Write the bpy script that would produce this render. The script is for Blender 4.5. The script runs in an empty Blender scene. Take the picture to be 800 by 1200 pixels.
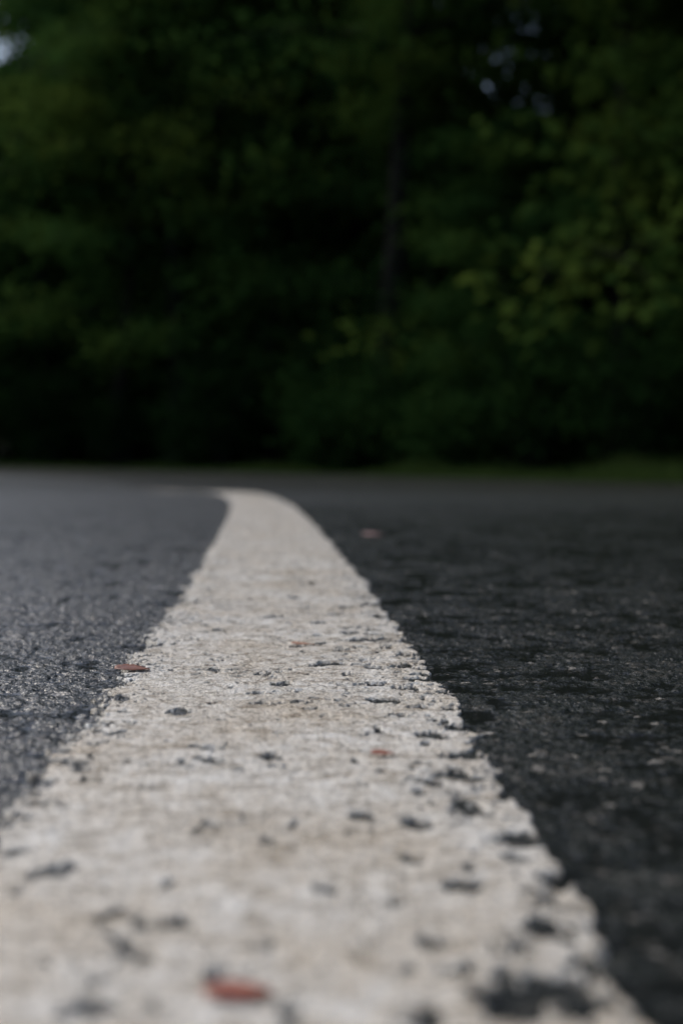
import bpy, math, random
import numpy as np
from mathutils import Vector

rng = np.random.default_rng(7)
random.seed(7)
scene = bpy.context.scene
scene.view_settings.view_transform = 'Standard'
scene.view_settings.look = 'None'
scene.view_settings.exposure = 0

R = 39.0
X0 = -0.025

# ------------------------------------------------------------ noise helpers
def h2(ix, iy, seed):
    a = (ix.astype(np.int64) * 374761393 + iy.astype(np.int64) * 668265263 + seed * 1442695041) & 0xFFFFFFFF
    a = ((a ^ (a >> 13)) * 1274126177) & 0xFFFFFFFF
    a = ((a ^ (a >> 16)) * 2246822519) & 0xFFFFFFFF
    a = a ^ (a >> 15)
    return (a & 0xFFFFFF) / float(0xFFFFFF)

def vn(x, y, seed):
    ix = np.floor(x); iy = np.floor(y)
    fx = x - ix; fy = y - iy
    fx = fx * fx * (3 - 2 * fx); fy = fy * fy * (3 - 2 * fy)
    a = h2(ix, iy, seed); b = h2(ix + 1, iy, seed)
    c = h2(ix, iy + 1, seed); d = h2(ix + 1, iy + 1, seed)
    return (a * (1 - fx) + b * fx) * (1 - fy) + (c * (1 - fx) + d * fx) * fy

def fbm(x, y, seed, o=3):
    s = 0; a = 0.5; t = 0
    for i in range(o):
        s = s + a * vn(x * 2 ** i, y * 2 ** i, seed + i * 17); t += a; a *= 0.5
    return s / t

def worley(x, y, seed):
    ix = np.floor(x); iy = np.floor(y)
    best = np.full(x.shape, 9.0); second = np.full(x.shape, 9.0); bid = np.zeros(x.shape)
    for dx in (-1, 0, 1):
        for dy in (-1, 0, 1):
            cx = ix + dx; cy = iy + dy
            px = cx + h2(cx, cy, seed); py = cy + h2(cx, cy, seed + 5)
            d = (x - px) ** 2 + (y - py) ** 2
            idh = h2(cx, cy, seed + 9)
            m = d < best
            second = np.where(m, best, np.minimum(second, d))
            bid = np.where(m, idh, bid)
            best = np.where(m, d, best)
    return np.sqrt(best), np.sqrt(second), bid

def sstep(a, b, v):
    t = np.clip((v - a) / (b - a), 0, 1)
    return t * t * (3 - 2 * t)

def zmacro(x, y):
    z = -0.078 * sstep(4.6, 10.0, y)
    z = z - 0.009 * np.clip(x, -14, 3) * sstep(7, 14, y)
    return z

def to_world(U, S):
    x = X0 - R + (R + U) * np.cos(S / R)
    y = (R + U) * np.sin(S / R)
    x = x + .011 * np.exp(-(S / .8) ** 2) - .021 * np.exp(-((S - 2.3) / 1.3) ** 2)
    return x, y

# asphalt micro relief as function of (u,s) in metres
def asphalt(U, S):
    k = 1.0 - sstep(2.0, 6.0, np.abs(S)) * 0.85
    wob = 0.002
    wx = U + wob * (vn(U * 250, S * 250, 3) - .5)
    wy = S + wob * (vn(U * 250, S * 250, 4) - .5)
    f1, f2, bid = worley(wx / 0.0046, wy / 0.0046, 11)
    edge = np.clip((f2 - f1) * 2.2, 0, 1)
    dome = edge ** 0.6 * (0.3 + 0.7 * bid)
    g1, g2, gid = worley(wx / 0.0085, wy / 0.0085, 23)
    big = np.where(gid > 0.65, np.clip((g2 - g1) * 1.8, 0, 1) ** 0.6, 0) * (gid - .3)
    base = (fbm(U * 28, S * 28, 31, 2) - .5) * 0.0016
    med = (vn(U * 420, S * 420, 33) - .5) * 0.0005
    h = base + 0.0012 * dome + 0.0008 * big + med - 0.0013
    pit = sstep(0.60, 0.75, fbm(U * 90, S * 90, 37, 2))
    h = h - 0.0013 * pit
    tone = np.where((big > .25), (gid * 7.3 % 1.0) * .9, bid * 5.7 % 1.0)
    return h * k, base * k, tone, dome + big

def grid_mesh(name, X, Y, Z, attrs):
    nr, nc = X.shape
    co = np.stack([X, Y, Z], -1).reshape(-1, 3).astype(np.float32)
    idx = np.arange(nr * nc).reshape(nr, nc)
    q = np.stack([idx[:-1, :-1], idx[:-1, 1:], idx[1:, 1:], idx[1:, :-1]], -1).reshape(-1, 4).astype(np.int32)
    me = bpy.data.meshes.new(name)
    me.vertices.add(len(co)); me.vertices.foreach_set('co', co.ravel())
    me.loops.add(q.size); me.loops.foreach_set('vertex_index', q.ravel())
    me.polygons.add(len(q))
    me.polygons.foreach_set('loop_start', np.arange(0, q.size, 4, dtype=np.int32))
    me.polygons.foreach_set('loop_total', np.full(len(q), 4, dtype=np.int32))
    me.polygons.foreach_set('use_smooth', np.ones(len(q), dtype=bool))
    me.update()
    for k, v in attrs.items():
        a = me.attributes.new(k, 'FLOAT', 'POINT')
        a.data.foreach_set('value', v.ravel().astype(np.float32))
    ob = bpy.data.objects.new(name, me)
    scene.collection.objects.link(ob)
    return ob

# ------------------------------------------------------------ material helper
def new_mat(name):
    m = bpy.data.materials.new(name); m.use_nodes = True
    nt = m.node_tree
    for n in list(nt.nodes): nt.nodes.remove(n)
    out = nt.nodes.new('ShaderNodeOutputMaterial')
    return m, nt, out
def N(nt, t, **kw):
    n = nt.nodes.new(t)
    for k, v in kw.items():
        if k.startswith('i_'):
            key = k[2:].replace('_', ' ')
            n.inputs[key].default_value = v
        else: setattr(n, k, v)
    return n
def ramp(nt, src, stops):
    r = nt.nodes.new('ShaderNodeValToRGB')
    e = r.color_ramp.elements
    e[0].position = stops[0][0]; e[0].color = stops[0][1]
    e[1].position = stops[-1][0]; e[1].color = stops[-1][1]
    for p, c in stops[1:-1]:
        x = e.new(p); x.color = c
    nt.links.new(src, r.inputs[0]); return r
def g(v, a=1): return (v, v, v, 1)

# asphalt
def mat_asphalt():
    m, nt, out = new_mat('wet_asphalt'); L = nt.links.new
    tc = N(nt, 'ShaderNodeTexCoord')
    tone = N(nt, 'ShaderNodeAttribute', attribute_name='tone')
    wet = N(nt, 'ShaderNodeAttribute', attribute_name='wet')
    damp = N(nt, 'ShaderNodeAttribute', attribute_name='damp')
    r = ramp(nt, tone.outputs['Fac'], [(0, (0.014, .017, .015, 1)), (.6, (0.028, .031, .027, 1)), (.88, (0.05, .049, .042, 1)), (.95, (.13, .12, .105, 1)), (1, (0.34, .32, .28, 1))])
    big = N(nt, 'ShaderNodeTexNoise', i_Scale=2.3, i_Detail=4.0)
    L(tc.outputs['Object'], big.inputs['Vector'])
    br = ramp(nt, big.outputs['Fac'], [(.3, g(.75)), (.7, g(1.15))])
    mx = N(nt, 'ShaderNodeMix', data_type='RGBA', blend_type='MULTIPLY'); mx.inputs[0].default_value = 1
    L(r.outputs[0], mx.inputs[6]); L(br.outputs[0], mx.inputs[7])
    mw = N(nt, 'ShaderNodeMix', data_type='RGBA', blend_type='MIX')
    L(wet.outputs['Fac'], mw.inputs[0]); L(mx.outputs[2], mw.inputs[6]); mw.inputs[7].default_value = (.012, .013, .013, 1)
    fn = N(nt, 'ShaderNodeTexNoise', i_Scale=420.0, i_Detail=3.0)
    L(tc.outputs['Object'], fn.inputs['Vector'])
    rrL = ramp(nt, fn.outputs['Fac'], [(.3, g(.16)), (.7, g(.44))])
    rrR = ramp(nt, fn.outputs['Fac'], [(.3, g(.12)), (.7, g(.42))])
    md = N(nt, 'ShaderNodeMix', data_type='RGBA')
    L(damp.outputs['Fac'], md.inputs[0]); L(rrR.outputs[0], md.inputs[6]); L(rrL.outputs[0], md.inputs[7])
    mr = N(nt, 'ShaderNodeMix', data_type='RGBA')
    L(wet.outputs['Fac'], mr.inputs[0]); L(md.outputs[2], mr.inputs[6]); mr.inputs[7].default_value = g(.12)
    mn = N(nt, 'ShaderNodeTexNoise', i_Scale=160.0, i_Detail=3.0)
    L(tc.outputs['Object'], mn.inputs['Vector'])
    add = N(nt, 'ShaderNodeMath', operation='MULTIPLY_ADD'); L(mn.outputs['Fac'], add.inputs[0]); add.inputs[1].default_value = 1.2; L(fn.outputs['Fac'], add.inputs[2])
    inv = N(nt, 'ShaderNodeMath', operation='MULTIPLY_ADD'); L(wet.outputs['Fac'], inv.inputs[0]); inv.inputs[1].default_value = -.75; inv.inputs[2].default_value = 1.0
    b = N(nt, 'ShaderNodeBump', i_Distance=0.0018)
    L(inv.outputs[0], b.inputs['Strength']); L(add.outputs[0], b.inputs['Height'])
    p = N(nt, 'ShaderNodeBsdfPrincipled')
    L(mw.outputs[2], p.inputs['Base Color']); L(mr.outputs[2], p.inputs['Roughness']); L(b.outputs[0], p.inputs['Normal'])
    ior = N(nt, 'ShaderNodeMath', operation='MULTIPLY_ADD'); L(damp.outputs['Fac'], ior.inputs[0]); ior.inputs[1].default_value = .45; ior.inputs[2].default_value = 1.29
    L(ior.outputs[0], p.inputs['IOR'])
    L(p.outputs[0], out.inputs[0]); return m

def mat_paint():
    m, nt, out = new_mat('worn_white_paint'); L = nt.links.new
    tc = N(nt, 'ShaderNodeTexCoord')
    wear = N(nt, 'ShaderNodeAttribute', attribute_name='wear')
    n1 = N(nt, 'ShaderNodeTexNoise', i_Scale=700.0, i_Detail=3.0, i_Roughness=.7)
    n2 = N(nt, 'ShaderNodeTexNoise', i_Scale=90.0, i_Detail=6.0, i_Roughness=.7)
    n3 = N(nt, 'ShaderNodeTexNoise', i_Scale=14.0, i_Detail=4.0)
    for n in (n1, n2, n3): L(tc.outputs['Object'], n.inputs['Vector'])
    c1 = ramp(nt, n2.outputs['Fac'], [(.34, (.40, .35, .28, 1)), (.46, (.74, .69, .60, 1)), (.64, (.92, .90, .84, 1))])
    c2 = ramp(nt, n1.outputs['Fac'], [(.32, (.10, .095, .09, 1)), (.45, (.80, .79, .77, 1)), (.6, g(1.0))])
    c3 = ramp(nt, n3.outputs['Fac'], [(.3, (.84, .78, .70, 1)), (.6, g(1.0))])
    a = N(nt, 'ShaderNodeMix', data_type='RGBA', blend_type='MULTIPLY'); a.inputs[0].default_value = 1
    L(c1.outputs[0], a.inputs[6]); L(c2.outputs[0], a.inputs[7])
    b_ = N(nt, 'ShaderNodeMix', data_type='RGBA', blend_type='MULTIPLY'); b_.inputs[0].default_value = 1
    L(a.outputs[2], b_.inputs[6]); L(c3.outputs[0], b_.inputs[7])
    c = N(nt, 'ShaderNodeMix', data_type='RGBA')
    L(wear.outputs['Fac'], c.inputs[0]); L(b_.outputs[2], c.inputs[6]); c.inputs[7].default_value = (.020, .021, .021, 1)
    bp = N(nt, 'ShaderNodeBump', i_Distance=0.0010, i_Strength=1.0)
    L(n1.outputs['Fac'], bp.inputs['Height'])
    rg = ramp(nt, n2.outputs['Fac'], [(.35, g(.18)), (.65, g(.40))])
    p = N(nt, 'ShaderNodeBsdfPrincipled')
    L(rg.outputs[0], p.inputs['Roughness'])
    L(c.outputs[2], p.inputs['Base Color']); L(bp.outputs[0], p.inputs['Normal'])
    L(p.outputs[0], out.inputs[0]); return m

def mat_leaf(name, cols, tree=True):
    m, nt, out = new_mat(name); L = nt.links.new
    at = N(nt, 'ShaderNodeAttribute', attribute_name='tone')
    oi = N(nt, 'ShaderNodeObjectInfo')
    ad = N(nt, 'ShaderNodeMath', operation='MULTIPLY_ADD')
    L(oi.outputs['Random'], ad.inputs[0]); ad.inputs[1].default_value = .38
    hm = N(nt, 'ShaderNodeMath', operation='MULTIPLY'); L(at.outputs['Fac'], hm.inputs[0]); hm.inputs[1].default_value = .52
    L(hm.outputs[0], ad.inputs[2])
    r = ramp(nt, ad.outputs[0], cols)
    d = N(nt, 'ShaderNodeBsdfDiffuse')
    t = N(nt, 'ShaderNodeBsdfTranslucent')
    L(r.outputs[0], d.inputs['Color']); L(r.outputs[0], t.inputs['Color'])
    mx = N(nt, 'ShaderNodeMixShader'); mx.inputs[0].default_value = .36
    L(d.outputs[0], mx.inputs[1]); L(t.outputs[0], mx.inputs[2]); L(mx.outputs[0], out.inputs[0])
    return m

def mat_simple(name, c1, c2, scale, rough=.9):
    m, nt, out = new_mat(name); L = nt.links.new
    tc = N(nt, 'ShaderNodeTexCoord')
    n = N(nt, 'ShaderNodeTexNoise', i_Scale=scale, i_Detail=6.0)
    L(tc.outputs['Object'], n.inputs['Vector'])
    r = ramp(nt, n.outputs['Fac'], [(.3, (*c1, 1)), (.7, (*c2, 1))])
    b = N(nt, 'ShaderNodeBump', i_Strength=.5, i_Distance=.02 if scale < 100 else .0005); L(n.outputs['Fac'], b.inputs['Height'])
    p = N(nt, 'ShaderNodeBsdfPrincipled', i_Roughness=rough)
    p.inputs['Specular IOR Level'].default_value = .1 if rough > .8 else .5
    L(r.outputs[0], p.inputs['Base Color']); L(b.outputs[0], p.inputs['Normal']); L(p.outputs[0], out.inputs[0])
    return m

# ------------------------------------------------------------ road
def svals(fine_ds, s0, smax, sfine, expo):
    v = [s0]
    while v[-1] < smax:
        s = v[-1]
        v.append(s + fine_ds * max(1.0, s / sfine) ** expo)
    return v
back = [-12 + 0.8 * i for i in range(13)] + [-1.9, -1.3, -.9, -.6, -.4, -.25, -.15, -.08, -.03, 0.02, .05, .08, .1, .12, .135]
S = np.array([b for b in back if b < .14] + svals(.0018, .145, 85, 1.0, 1.6))
def uvals(du, fine, umax, expo):
    v = [0.0]
    while v[-1] < umax:
        u = v[-1]; v.append(u + du * max(1.0, u / fine) ** expo)
    v[-1] = umax
    return v
UR = uvals(.0012, .25, 8.0, 1.6); UL = uvals(.0012, .25, 4.5, 1.6)
U = np.array([-u for u in UL[::-1]][:-1] + UR)
UU, SS = np.meshgrid(U, S)
H, BASE, TONE, DOME = asphalt(UU, SS)
# standing water film in the low spots, mostly beside the line on the right lane
wl = -0.00150 + 0.0005 * sstep(.02, .08, UU) + (fbm(UU * 60, SS * 40, 71, 3) - .5) * 0.0014 + (fbm(UU * 7, SS * 4, 75, 2) - .5) * .0005
WET = sstep(-0.0003, 0.0003, wl - H) * (1 - sstep(2, 5, np.abs(SS)) * .7)
H2 = np.where(np.abs(SS) < 4, np.maximum(H, wl), H)
DAMP = 1 - sstep(-.06, .06, UU) * (1 - .55 * sstep(1.5, 6, SS))
X, Y = to_world(UU, SS)
Z = zmacro(X, Y) + H2
road = grid_mesh('asphalt_road', X, Y, Z, {'tone': TONE, 'wet': WET, 'damp': DAMP})
road.data.materials.append(mat_asphalt())

# ------------------------------------------------------------ painted line
S2 = np.array([-12, -8, -5, -3, -2, -1, -.5, -.2, 0, .06, .1, .13] + svals(.0014, .145, 80, 1.0, 1.6))
HW = 0.0775
U2 = np.arange(-.092, .0921, .0006)
U2, S2 = np.meshgrid(U2, S2)
H, BASE, TONE, DOME = asphalt(U2, S2)
far = sstep(1.5, 6, S2)
micro = (vn(U2 * 900, S2 * 900, 91) - .5) * .0005 + (vn(U2 * 380, S2 * 380, 92) - .5) * .0005
P = BASE + 0.00030 + 0.00022 * np.clip(DOME, 0, 1.3) + micro
P = P + far * .002
# chips
wx = U2 + .006 * (fbm(U2 * 170, S2 * 170, 95, 3) - .5) * 2
wy = S2 + .006 * (fbm(U2 * 170, S2 * 170, 96, 3) - .5) * 2
c1, _, cid = worley(wx / .018, wy / .020, 101)
prob = .14 + .50 * sstep(.005, .05, U2) * sstep(1.8, .7, S2) + .10 * sstep(-.03, -.06, U2)
prob = prob * (1 - .8 * sstep(.36, .31, S2) * sstep(.02, .0, U2))
rad = .12 + .34 * (cid * 13.7 % 1.0) ** 1.3
chip = np.where(cid < prob, 1 - sstep(rad * .9, rad * 1.03, c1), 0)
d1, _, did = worley(wx / .0065, wy / .0075, 111)
clus = fbm(U2 * 30, S2 * 22, 115, 3)
prob2 = .05 + .40 * sstep(.5, .72, clus) + .32 * sstep(.045, .072, np.abs(U2))
rad2 = .12 + .35 * (did * 9.1 % 1.0)
chip2 = np.where(did < prob2, 1 - sstep(rad2 * .85, rad2 * 1.1, d1), 0)
ragR = (fbm(U2 * 110, S2 * 110, 121, 4) - .5) * .010 + (vn(S2 * 17, S2 * 0, 122) - .5) * .006 + (vn(S2 * 55, S2 * 0, 123) - .5) * .004
ragL = (fbm(U2 * 230, S2 * 230, 131, 3) - .5) * .020 + (vn(S2 * 23, S2 * 0, 132) - .5) * .006
e = np.where(U2 > 0, HW - U2 + ragR, HW + U2 + ragL)
edge = 1 - sstep(-.0004, .0010, e)
drop = np.clip(np.maximum(np.maximum(chip, chip2), edge), 0, 1)
drop = drop * np.where(S2 > 6, edge, 1)
P = P - drop * .0050
WEAR = np.clip(sstep(.02, .2, drop) + .35 * sstep(.55, .8, clus) * (vn(U2 * 500, S2 * 500, 140) > .6), 0, 1)
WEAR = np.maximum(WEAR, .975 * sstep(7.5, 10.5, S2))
X, Y = to_world(U2, S2)
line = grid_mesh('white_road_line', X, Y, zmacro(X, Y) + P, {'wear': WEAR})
line.data.materials.append(mat_paint())

# ------------------------------------------------------------ ground
xs = np.concatenate([-np.geomspace(400, 60, 14), np.linspace(-55, 55, 111), np.geomspace(60, 400, 14)])
ys = np.concatenate([-np.geomspace(400, 60, 14), np.linspace(-55, 80, 136), np.geomspace(88, 400, 14)])
GX, GY = np.meshgrid(xs, ys)
rr_ = np.hypot(GX - (X0 - R), GY)
GZ = zmacro(GX, GY) - .035 + .06 * (fbm(GX * .6, GY * .6, 5, 3)) * sstep(8.5, 11, rr_ - R) + .10 * sstep(8.5, 13, rr_ - R) + 8 * sstep(14, 50, rr_ - R)
ground = grid_mesh('ground', GX, GY, GZ, {})
ground.data.materials.append(mat_simple('forest_floor', (.014, .022, .008), (.03, .05, .014), 1.5))

# ------------------------------------------------------------ foliage & trees
class MB:
    def __init__(s): s.v = []; s.f = []; s.m = []; s.t = []; s.n = 0
    def tube(s, pts, rads, k=7):
        pts = [np.array(p, float) for p in pts]
        base = s.n
        for i, p in enumerate(pts):
            d = pts[min(i + 1, len(pts) - 1)] - pts[max(i - 1, 0)]; d /= np.linalg.norm(d) + 1e-9
            a = np.cross(d, [0.3, 1, .1]); a /= np.linalg.norm(a); b = np.cross(d, a)
            for j in range(k):
                t = 2 * math.pi * j / k
                s.v.append(p + rads[i] * (math.cos(t) * a + math.sin(t) * b)); s.t.append(.5)
        for i in range(len(pts) - 1):
            for j in range(k):
                s.f.append((base + i * k + j, base + i * k + (j + 1) % k, base + (i + 1) * k + (j + 1) % k, base + (i + 1) * k + j)); s.m.append(0)
        s.n += len(pts) * k
    def leaves(s, c, sig, n, size, tone, r):
        c = np.asarray(c); P = c + r.normal(size=(n, 3)) * sig
        nrm = r.normal(size=(n, 3)) * .6 + [0, 0, .9]; nrm /= np.linalg.norm(nrm, axis=1)[:, None]
        a = np.cross(nrm, r.normal(size=(n, 3))); a /= np.linalg.norm(a, axis=1)[:, None]
        b = np.cross(nrm, a)
        L = size * r.uniform(.6, 1.3, (n, 1)); W = L * .6
        q = np.stack([P - a * L * .5, P + b * W * .5, P + a * L * .5, P - b * W * .5], 1).reshape(-1, 3)
        s.v.extend(q)
        tt = np.clip(tone + r.normal(size=n) * .10, 0, 1)
        s.t.extend(np.repeat(tt, 4))
        for i in range(n):
            o = s.n + 4 * i; s.f.append((o, o + 1, o + 2, o + 3)); s.m.append(1)
        s.n += 4 * n
    def mesh(s, name, mats):
        me = bpy.data.meshes.new(name)
        me.from_pydata([tuple(v) for v in s.v], [], s.f)
        me.polygons.foreach_set('material_index', s.m)
        a = me.attributes.new('tone', 'FLOAT', 'POINT'); a.data.foreach_set('value', np.array(s.t, dtype=np.float32))
        for m in mats: me.materials.append(m)
        me.update(); return me

bark = mat_simple('bark', (.007, .007, .006), (.018, .018, .014), 9)
leafm = mat_leaf('tree_leaves', [(0, (.018, .046, .014, 1)), (.35, (.036, .082, .021, 1)), (.7, (.080, .128, .026, 1)), (1, (.12, .16, .034, 1))])
shrubm = mat_leaf('shrub_leaves', [(0, (.012, .030, .010, 1)), (.5, (.022, .055, .015, 1)), (1, (.04, .08, .02, 1))])

def make_tree(seed, Ht, low, dens=.9, size=.26):
    r = np.random.default_rng(seed); b = MB()
    n = 9; pts = []; off = np.zeros(2)
    for i in range(n):
        z = Ht * i / (n - 1); off = off + r.normal(size=2) * .12 * (i > 0)
        pts.append((off[0], off[1], z - (.3 if i == 0 else 0)))
    rads = [.24 * (1 - .9 * i / (n - 1)) * (1.25 if i == 0 else 1) * Ht / 14 for i in range(n)]
    b.tube(pts, rads, 9)
    P = np.array(pts)
    nl = 26
    for i in range(nl):
        t = low + (1 - low) * (i + r.uniform(0, .8)) / nl
        k = min(t, .99) * (n - 1); j = int(k); p0 = P[j] * (1 - k + j) + P[j + 1] * (k - j)
        az = i * 2.4 + r.uniform(-.4, .4)
        ln = Ht * (.30 * (1 - t) ** .6 + .05) * r.uniform(.7, 1.2)
        d = np.array([math.cos(az), math.sin(az), r.uniform(.2, .6)])
        q = [p0]; up = d[2]
        m = 5
        for kk in range(1, m + 1):
            up -= .13
            q.append(q[-1] + np.array([d[0], d[1], up]) * ln / m + r.normal(size=3) * .05)
        b.tube(q, [.07 * (1 - .85 * x / m) * (1 - .5 * t) * Ht / 14 for x in range(m + 1)], 5)
        ctone = r.uniform(.0, 1.0)
        for kk in range(1, m + 1):
            for w in range(3):
                dd = r.normal(size=3) * [ .28, .28, .10]; dd = dd * ln * .5
                tip = q[kk] + dd
                b.tube([q[kk], (q[kk] + tip) / 2 + [0, 0, .05], tip], [.02, .012, .004], 3)
                if r.uniform() < dens:
                    b.leaves(tip, [.48, .48, .25], int(r.uniform(25, 50)), size, np.clip(ctone + r.normal() * .12, 0, 1), r)
    return b.mesh('broadleaf_tree', [bark, leafm])

def make_shrub(seed, ht):
    r = np.random.default_rng(seed); b = MB()
    for i in range(16):
        az = r.uniform(0, 6.28); rad = r.uniform(.2, 1.2) * ht * .5
        top = np.array([math.cos(az) * rad, math.sin(az) * rad, ht * r.uniform(.5, 1)])
        b.tube([(0, 0, -.1), top * [.4, .4, .5], top], [.03, .02, .006], 4)
        for t in (.35, .6, .8, 1.0):
            b.leaves(top * [t, t, t ** .8] + r.normal(size=3) * .15, [.3, .3, .2], 30, .17, r.uniform(.1, .9), r)
    return b.mesh('shrub', [bark, shrubm])

tm = [make_tree(1, 15, .10), make_tree(2, 15, .20), make_tree(3, 15, .08), make_tree(4, 15, .30)]
tall = make_tree(9, 20, .42, .75, .2)
sm = [make_shrub(11, 2.2), make_shrub(12, 1.5), make_shrub(13, 2.8)]

def gz(x, y):
    rr = math.hypot(x - (X0 - R), y)
    f = lambda a, b, v: float(sstep(a, b, np.array(v)))
    return float(zmacro(np.array(x), np.array(y))) - .03 + .10 * f(8.5, 13, rr - R) + 8 * f(14, 50, rr - R)

forest = bpy.data.objects.new('distant_forest', None); scene.collection.objects.link(forest)
rt = random.Random(5)
def place(me, name, x, y, sc, parent=None, zs=None):
    o = bpy.data.objects.new(name, me); scene.collection.objects.link(o)
    o.location = (x, y, gz(x, y) - .02); o.rotation_euler = (rt.uniform(-.04, .04), rt.uniform(-.04, .04), rt.uniform(0, 6.28))
    o.scale = (sc, sc, zs or sc * rt.uniform(.92, 1.1))
    if parent: o.parent = parent
    return o
row = 0
for rad, step in ((51.5, 4.6), (54.5, 3.4), (58.0, 3.0), (62.0, 2.8), (66.0, 3.2)):
    th = math.radians(3) + (row % 2) * .03
    while th < math.radians(66):
        r_ = rad + rt.uniform(-1.2, 1.2); a = th + rt.uniform(-.012, .012)
        x = X0 - R + r_ * math.cos(a); y = r_ * math.sin(a)
        Ht = 17.0 * rt.uniform(.9, 1.12)
        if row == 0: Ht *= .72
        dist = math.hypot(x, y); bear = math.degrees(math.atan2(x, y))
        need = dist * math.tan(math.radians(22)) - gz(x, y)
        if row >= 1: Ht = max(Ht, need * rt.uniform(.9, 1.05))
        zs = Ht / 15; sc = Ht / 15
        if bear < -11.2:      # lower trees on the far left: sky shows above them
            sc = zs = min(sc, (dist * math.tan(math.radians(15.2)) - gz(x, y)) / 15)
        if 3.6 < bear < 7.8:  # small opening in the canopy
            zs = min(sc, (dist * math.tan(math.radians(13.3)) - gz(x, y)) / 15); sc *= .7
        place(tm[rt.randrange(4) if row < 3 else rt.choice((0, 2))], 'broadleaf_tree' if row < 2 else 'forest_tree', x, y, sc, None if row < 2 else forest, zs)
        th += step / rad
    row += 1
# tall clear-stemmed trees at the forest edge
for deg, rad in ((16.5, 50.6), (20.2, 51.0), (25.5, 51.4), (31, 51.6), (38, 50.8), (47, 51)):
    a = math.radians(deg)
    place(tall, 'tall_woodland_tree', X0 - R + rad * math.cos(a), rad * math.sin(a), rt.uniform(.85, 1.05))
th = math.radians(5)
while th < math.radians(66):
    for rad in (49.8, 52.2, 57, 64):
        r_ = rad + rt.uniform(-.6, .6); a = th + rt.uniform(-.02, .02)
        place(sm[rt.randrange(3)], 'shrub', X0 - R + r_ * math.cos(a), r_ * math.sin(a), rt.uniform(.7, 1.3) * (1 if rad < 51 else 1.5))
    th += 2.2 / 50

# grass verge
def grass(name, r0, r1, t0, t1, n, hgt):
    r = np.random.default_rng(3)
    rad = r.uniform(r0, r1, n); th = r.uniform(t0, t1, n)
    x = X0 - R + rad * np.cos(th); y = rad * np.sin(th)
    z = zmacro(x, y) - .03 + .10 * sstep(8.5, 13, rad - R)
    h = hgt * r.uniform(.4, 1.3, n) * (.1 + 2.0 * fbm(x * .7, y * .7, 6, 2) ** 2) * (.35 + .65 * sstep(r0, r0 + 1.0, rad)) * (1 - .55 * sstep(.45, .75, th))
    az = r.uniform(0, 6.28, n); w = .010
    lean = r.normal(size=(n, 2)) * .35
    a = np.stack([x - w * np.cos(az), y - w * np.sin(az), z], -1); b = np.stack([x + w * np.cos(az), y + w * np.sin(az), z], -1)
    c = np.stack([x + lean[:, 0] * h, y + lean[:, 1] * h, z + h], -1)
    co = np.stack([a, b, c], 1).reshape(-1, 3).astype(np.float32)
    me = bpy.data.meshes.new(name)
    me.vertices.add(3 * n); me.vertices.foreach_set('co', co.ravel())
    me.loops.add(3 * n); me.loops.foreach_set('vertex_index', np.arange(3 * n, dtype=np.int32))
    me.polygons.add(n); me.polygons.foreach_set('loop_start', np.arange(0, 3 * n, 3, dtype=np.int32)); me.polygons.foreach_set('loop_total', np.full(n, 3, dtype=np.int32))
    me.update()
    at = me.attributes.new('tone', 'FLOAT', 'POINT'); at.data.foreach_set('value', np.repeat(r.uniform(0, 1, n), 3).astype(np.float32))
    me.materials.append(mat_leaf('grass_blades', [(0, (.03, .06, .016, 1)), (.5, (.06, .095, .027, 1)), (1, (.10, .14, .042, 1))]))
    o = bpy.data.objects.new(name, me); scene.collection.objects.link(o)
grass('grass_verge', 46.9, 50.5, math.radians(4), math.radians(75), 80000, .32)
grass('grass_verge', 31.0, 34.6, math.radians(-5), math.radians(60), 30000, .13)

# ------------------------------------------------------------ fallen leaves on the road
def fallen_leaf(x, y, L, W, rot, col1, col2, lift=.0012, curl=.2):
    nu, nv = 13, 7
    vs = []; fs = []
    for i in range(nu):
        t = i / (nu - 1)
        w = W * .5 * math.sin(math.pi * (.04 + .92 * t)) ** .8 * (1 - .25 * t)
        w *= 1 + .08 * math.sin(i * 2.3)
        for j in range(nv):
            k = -1 + 2 * j / (nv - 1)
            xx = (t - .5) * L; yy = k * w
            zz = curl * (abs(k) ** 1.6) * w + curl * .5 * (t - .5) ** 2 * L + .02 * L * math.sin(3 * t + k * 2)
            vs.append((xx, yy, zz))
    for i in range(nu - 1):
        for j in range(nv - 1):
            a = i * nv + j; fs.append((a, a + 1, a + nv + 1, a + nv))
    me = bpy.data.meshes.new('fallen_leaf'); me.from_pydata(vs, [], fs)
    for p in me.polygons: p.use_smooth = True
    me.materials.append(mat_simple('leaf_red', col1, col2, 260, .35))
    o = bpy.data.objects.new('fallen_leaf', me); scene.collection.objects.link(o)
    sol = o.modifiers.new('s', 'SOLIDIFY'); sol.thickness = .0004
    o.location = (x, y, lift); o.rotation_euler = (.05, .05, rot)
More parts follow.
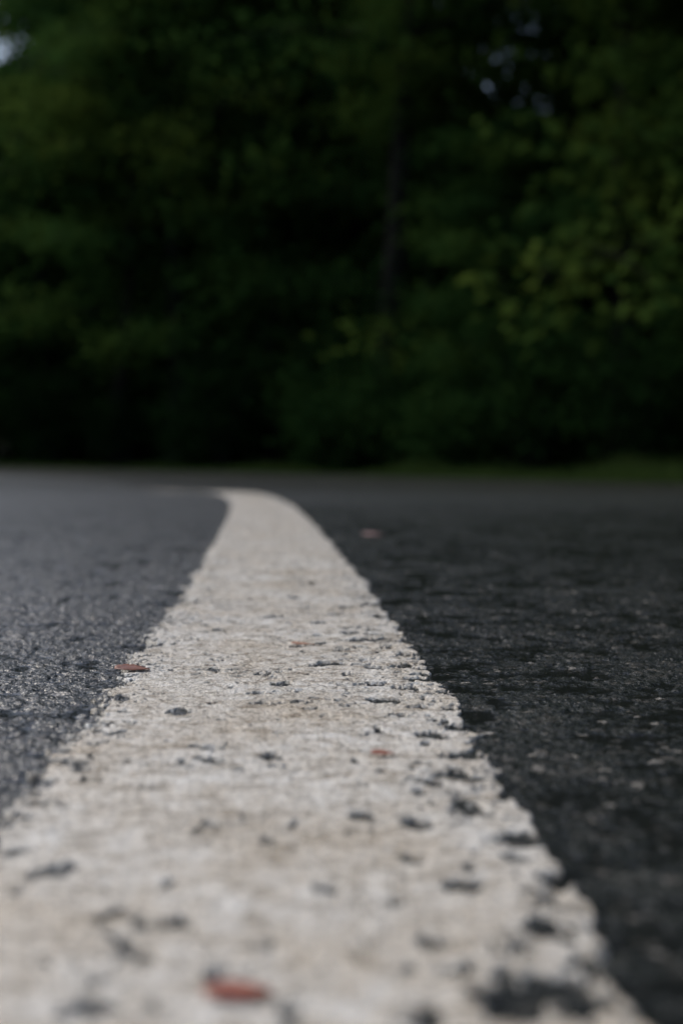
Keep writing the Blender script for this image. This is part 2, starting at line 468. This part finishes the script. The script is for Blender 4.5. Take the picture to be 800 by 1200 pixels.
red = ((.22, .055, .035), (.42, .15, .09)); pk = ((.35, .20, .18), (.5, .33, .30)); br = ((.14, .055, .035), (.30, .13, .08)); tan = ((.35, .18, .11), (.5, .28, .18))
for (x, y, L, W, rot, c, lift) in ((-.020, .279, .014, .009, .15, red, .0010), (-.106, .722, .018, .015, .1, br, .0010), (.0155, .515, .009, .006, .3, red, .0010),
                             (.05, 2.13, .036, .03, .2, pk, .001), (-.022, .83, .014, .006, .0, tan, .0009)):
    fallen_leaf(x, y, L, W, rot, c[0], c[1], lift)

# ------------------------------------------------------------ light
w = bpy.data.worlds.new('World'); scene.world = w; w.use_nodes = True
nt = w.node_tree
sky = nt.nodes.new('ShaderNodeTexSky'); sky.sky_type = 'NISHITA'; sky.sun_disc = False
EL, AZ = 50, -56   # azimuth clockwise from +Y
sky.sun_elevation = math.radians(EL); sky.sun_rotation = math.radians(AZ)
sky.air_density = 1.0; sky.dust_density = 3.0; sky.ozone_density = 1.3
bg = nt.nodes['Background']; bg.inputs['Strength'].default_value = .15
nt.links.new(sky.outputs[0], bg.inputs[0])
sd = bpy.data.lights.new('sun', 'SUN'); sd.energy = 1.5; sd.angle = math.radians(20); sd.color = (1, .95, .87)
so = bpy.data.objects.new('sun', sd); scene.collection.objects.link(so)
dirv = Vector((math.sin(math.radians(AZ)) * math.cos(math.radians(EL)), math.cos(math.radians(AZ)) * math.cos(math.radians(EL)), math.sin(math.radians(EL))))
so.rotation_euler = dirv.to_track_quat('Z', 'Y').to_euler()
so.location = (0, 0, 30)

# ------------------------------------------------------------ camera
cd = bpy.data.cameras.new('camera'); cam = bpy.data.objects.new('camera', cd); scene.collection.objects.link(cam)
cd.sensor_fit = 'VERTICAL'; cd.sensor_height = 36; cd.lens = 50
cam.location = (0, 0, .106)
cam.rotation_euler = (math.radians(90 - 1.89), 0, 0)
cam.rotation_euler.rotate_axis('Z', math.radians(.35))
cd.clip_start = .01; cd.clip_end = 2000
cd.dof.use_dof = True; cd.dof.focus_distance = .70; cd.dof.aperture_fstop = 6.4; cd.dof.aperture_blades = 7
scene.camera = cam
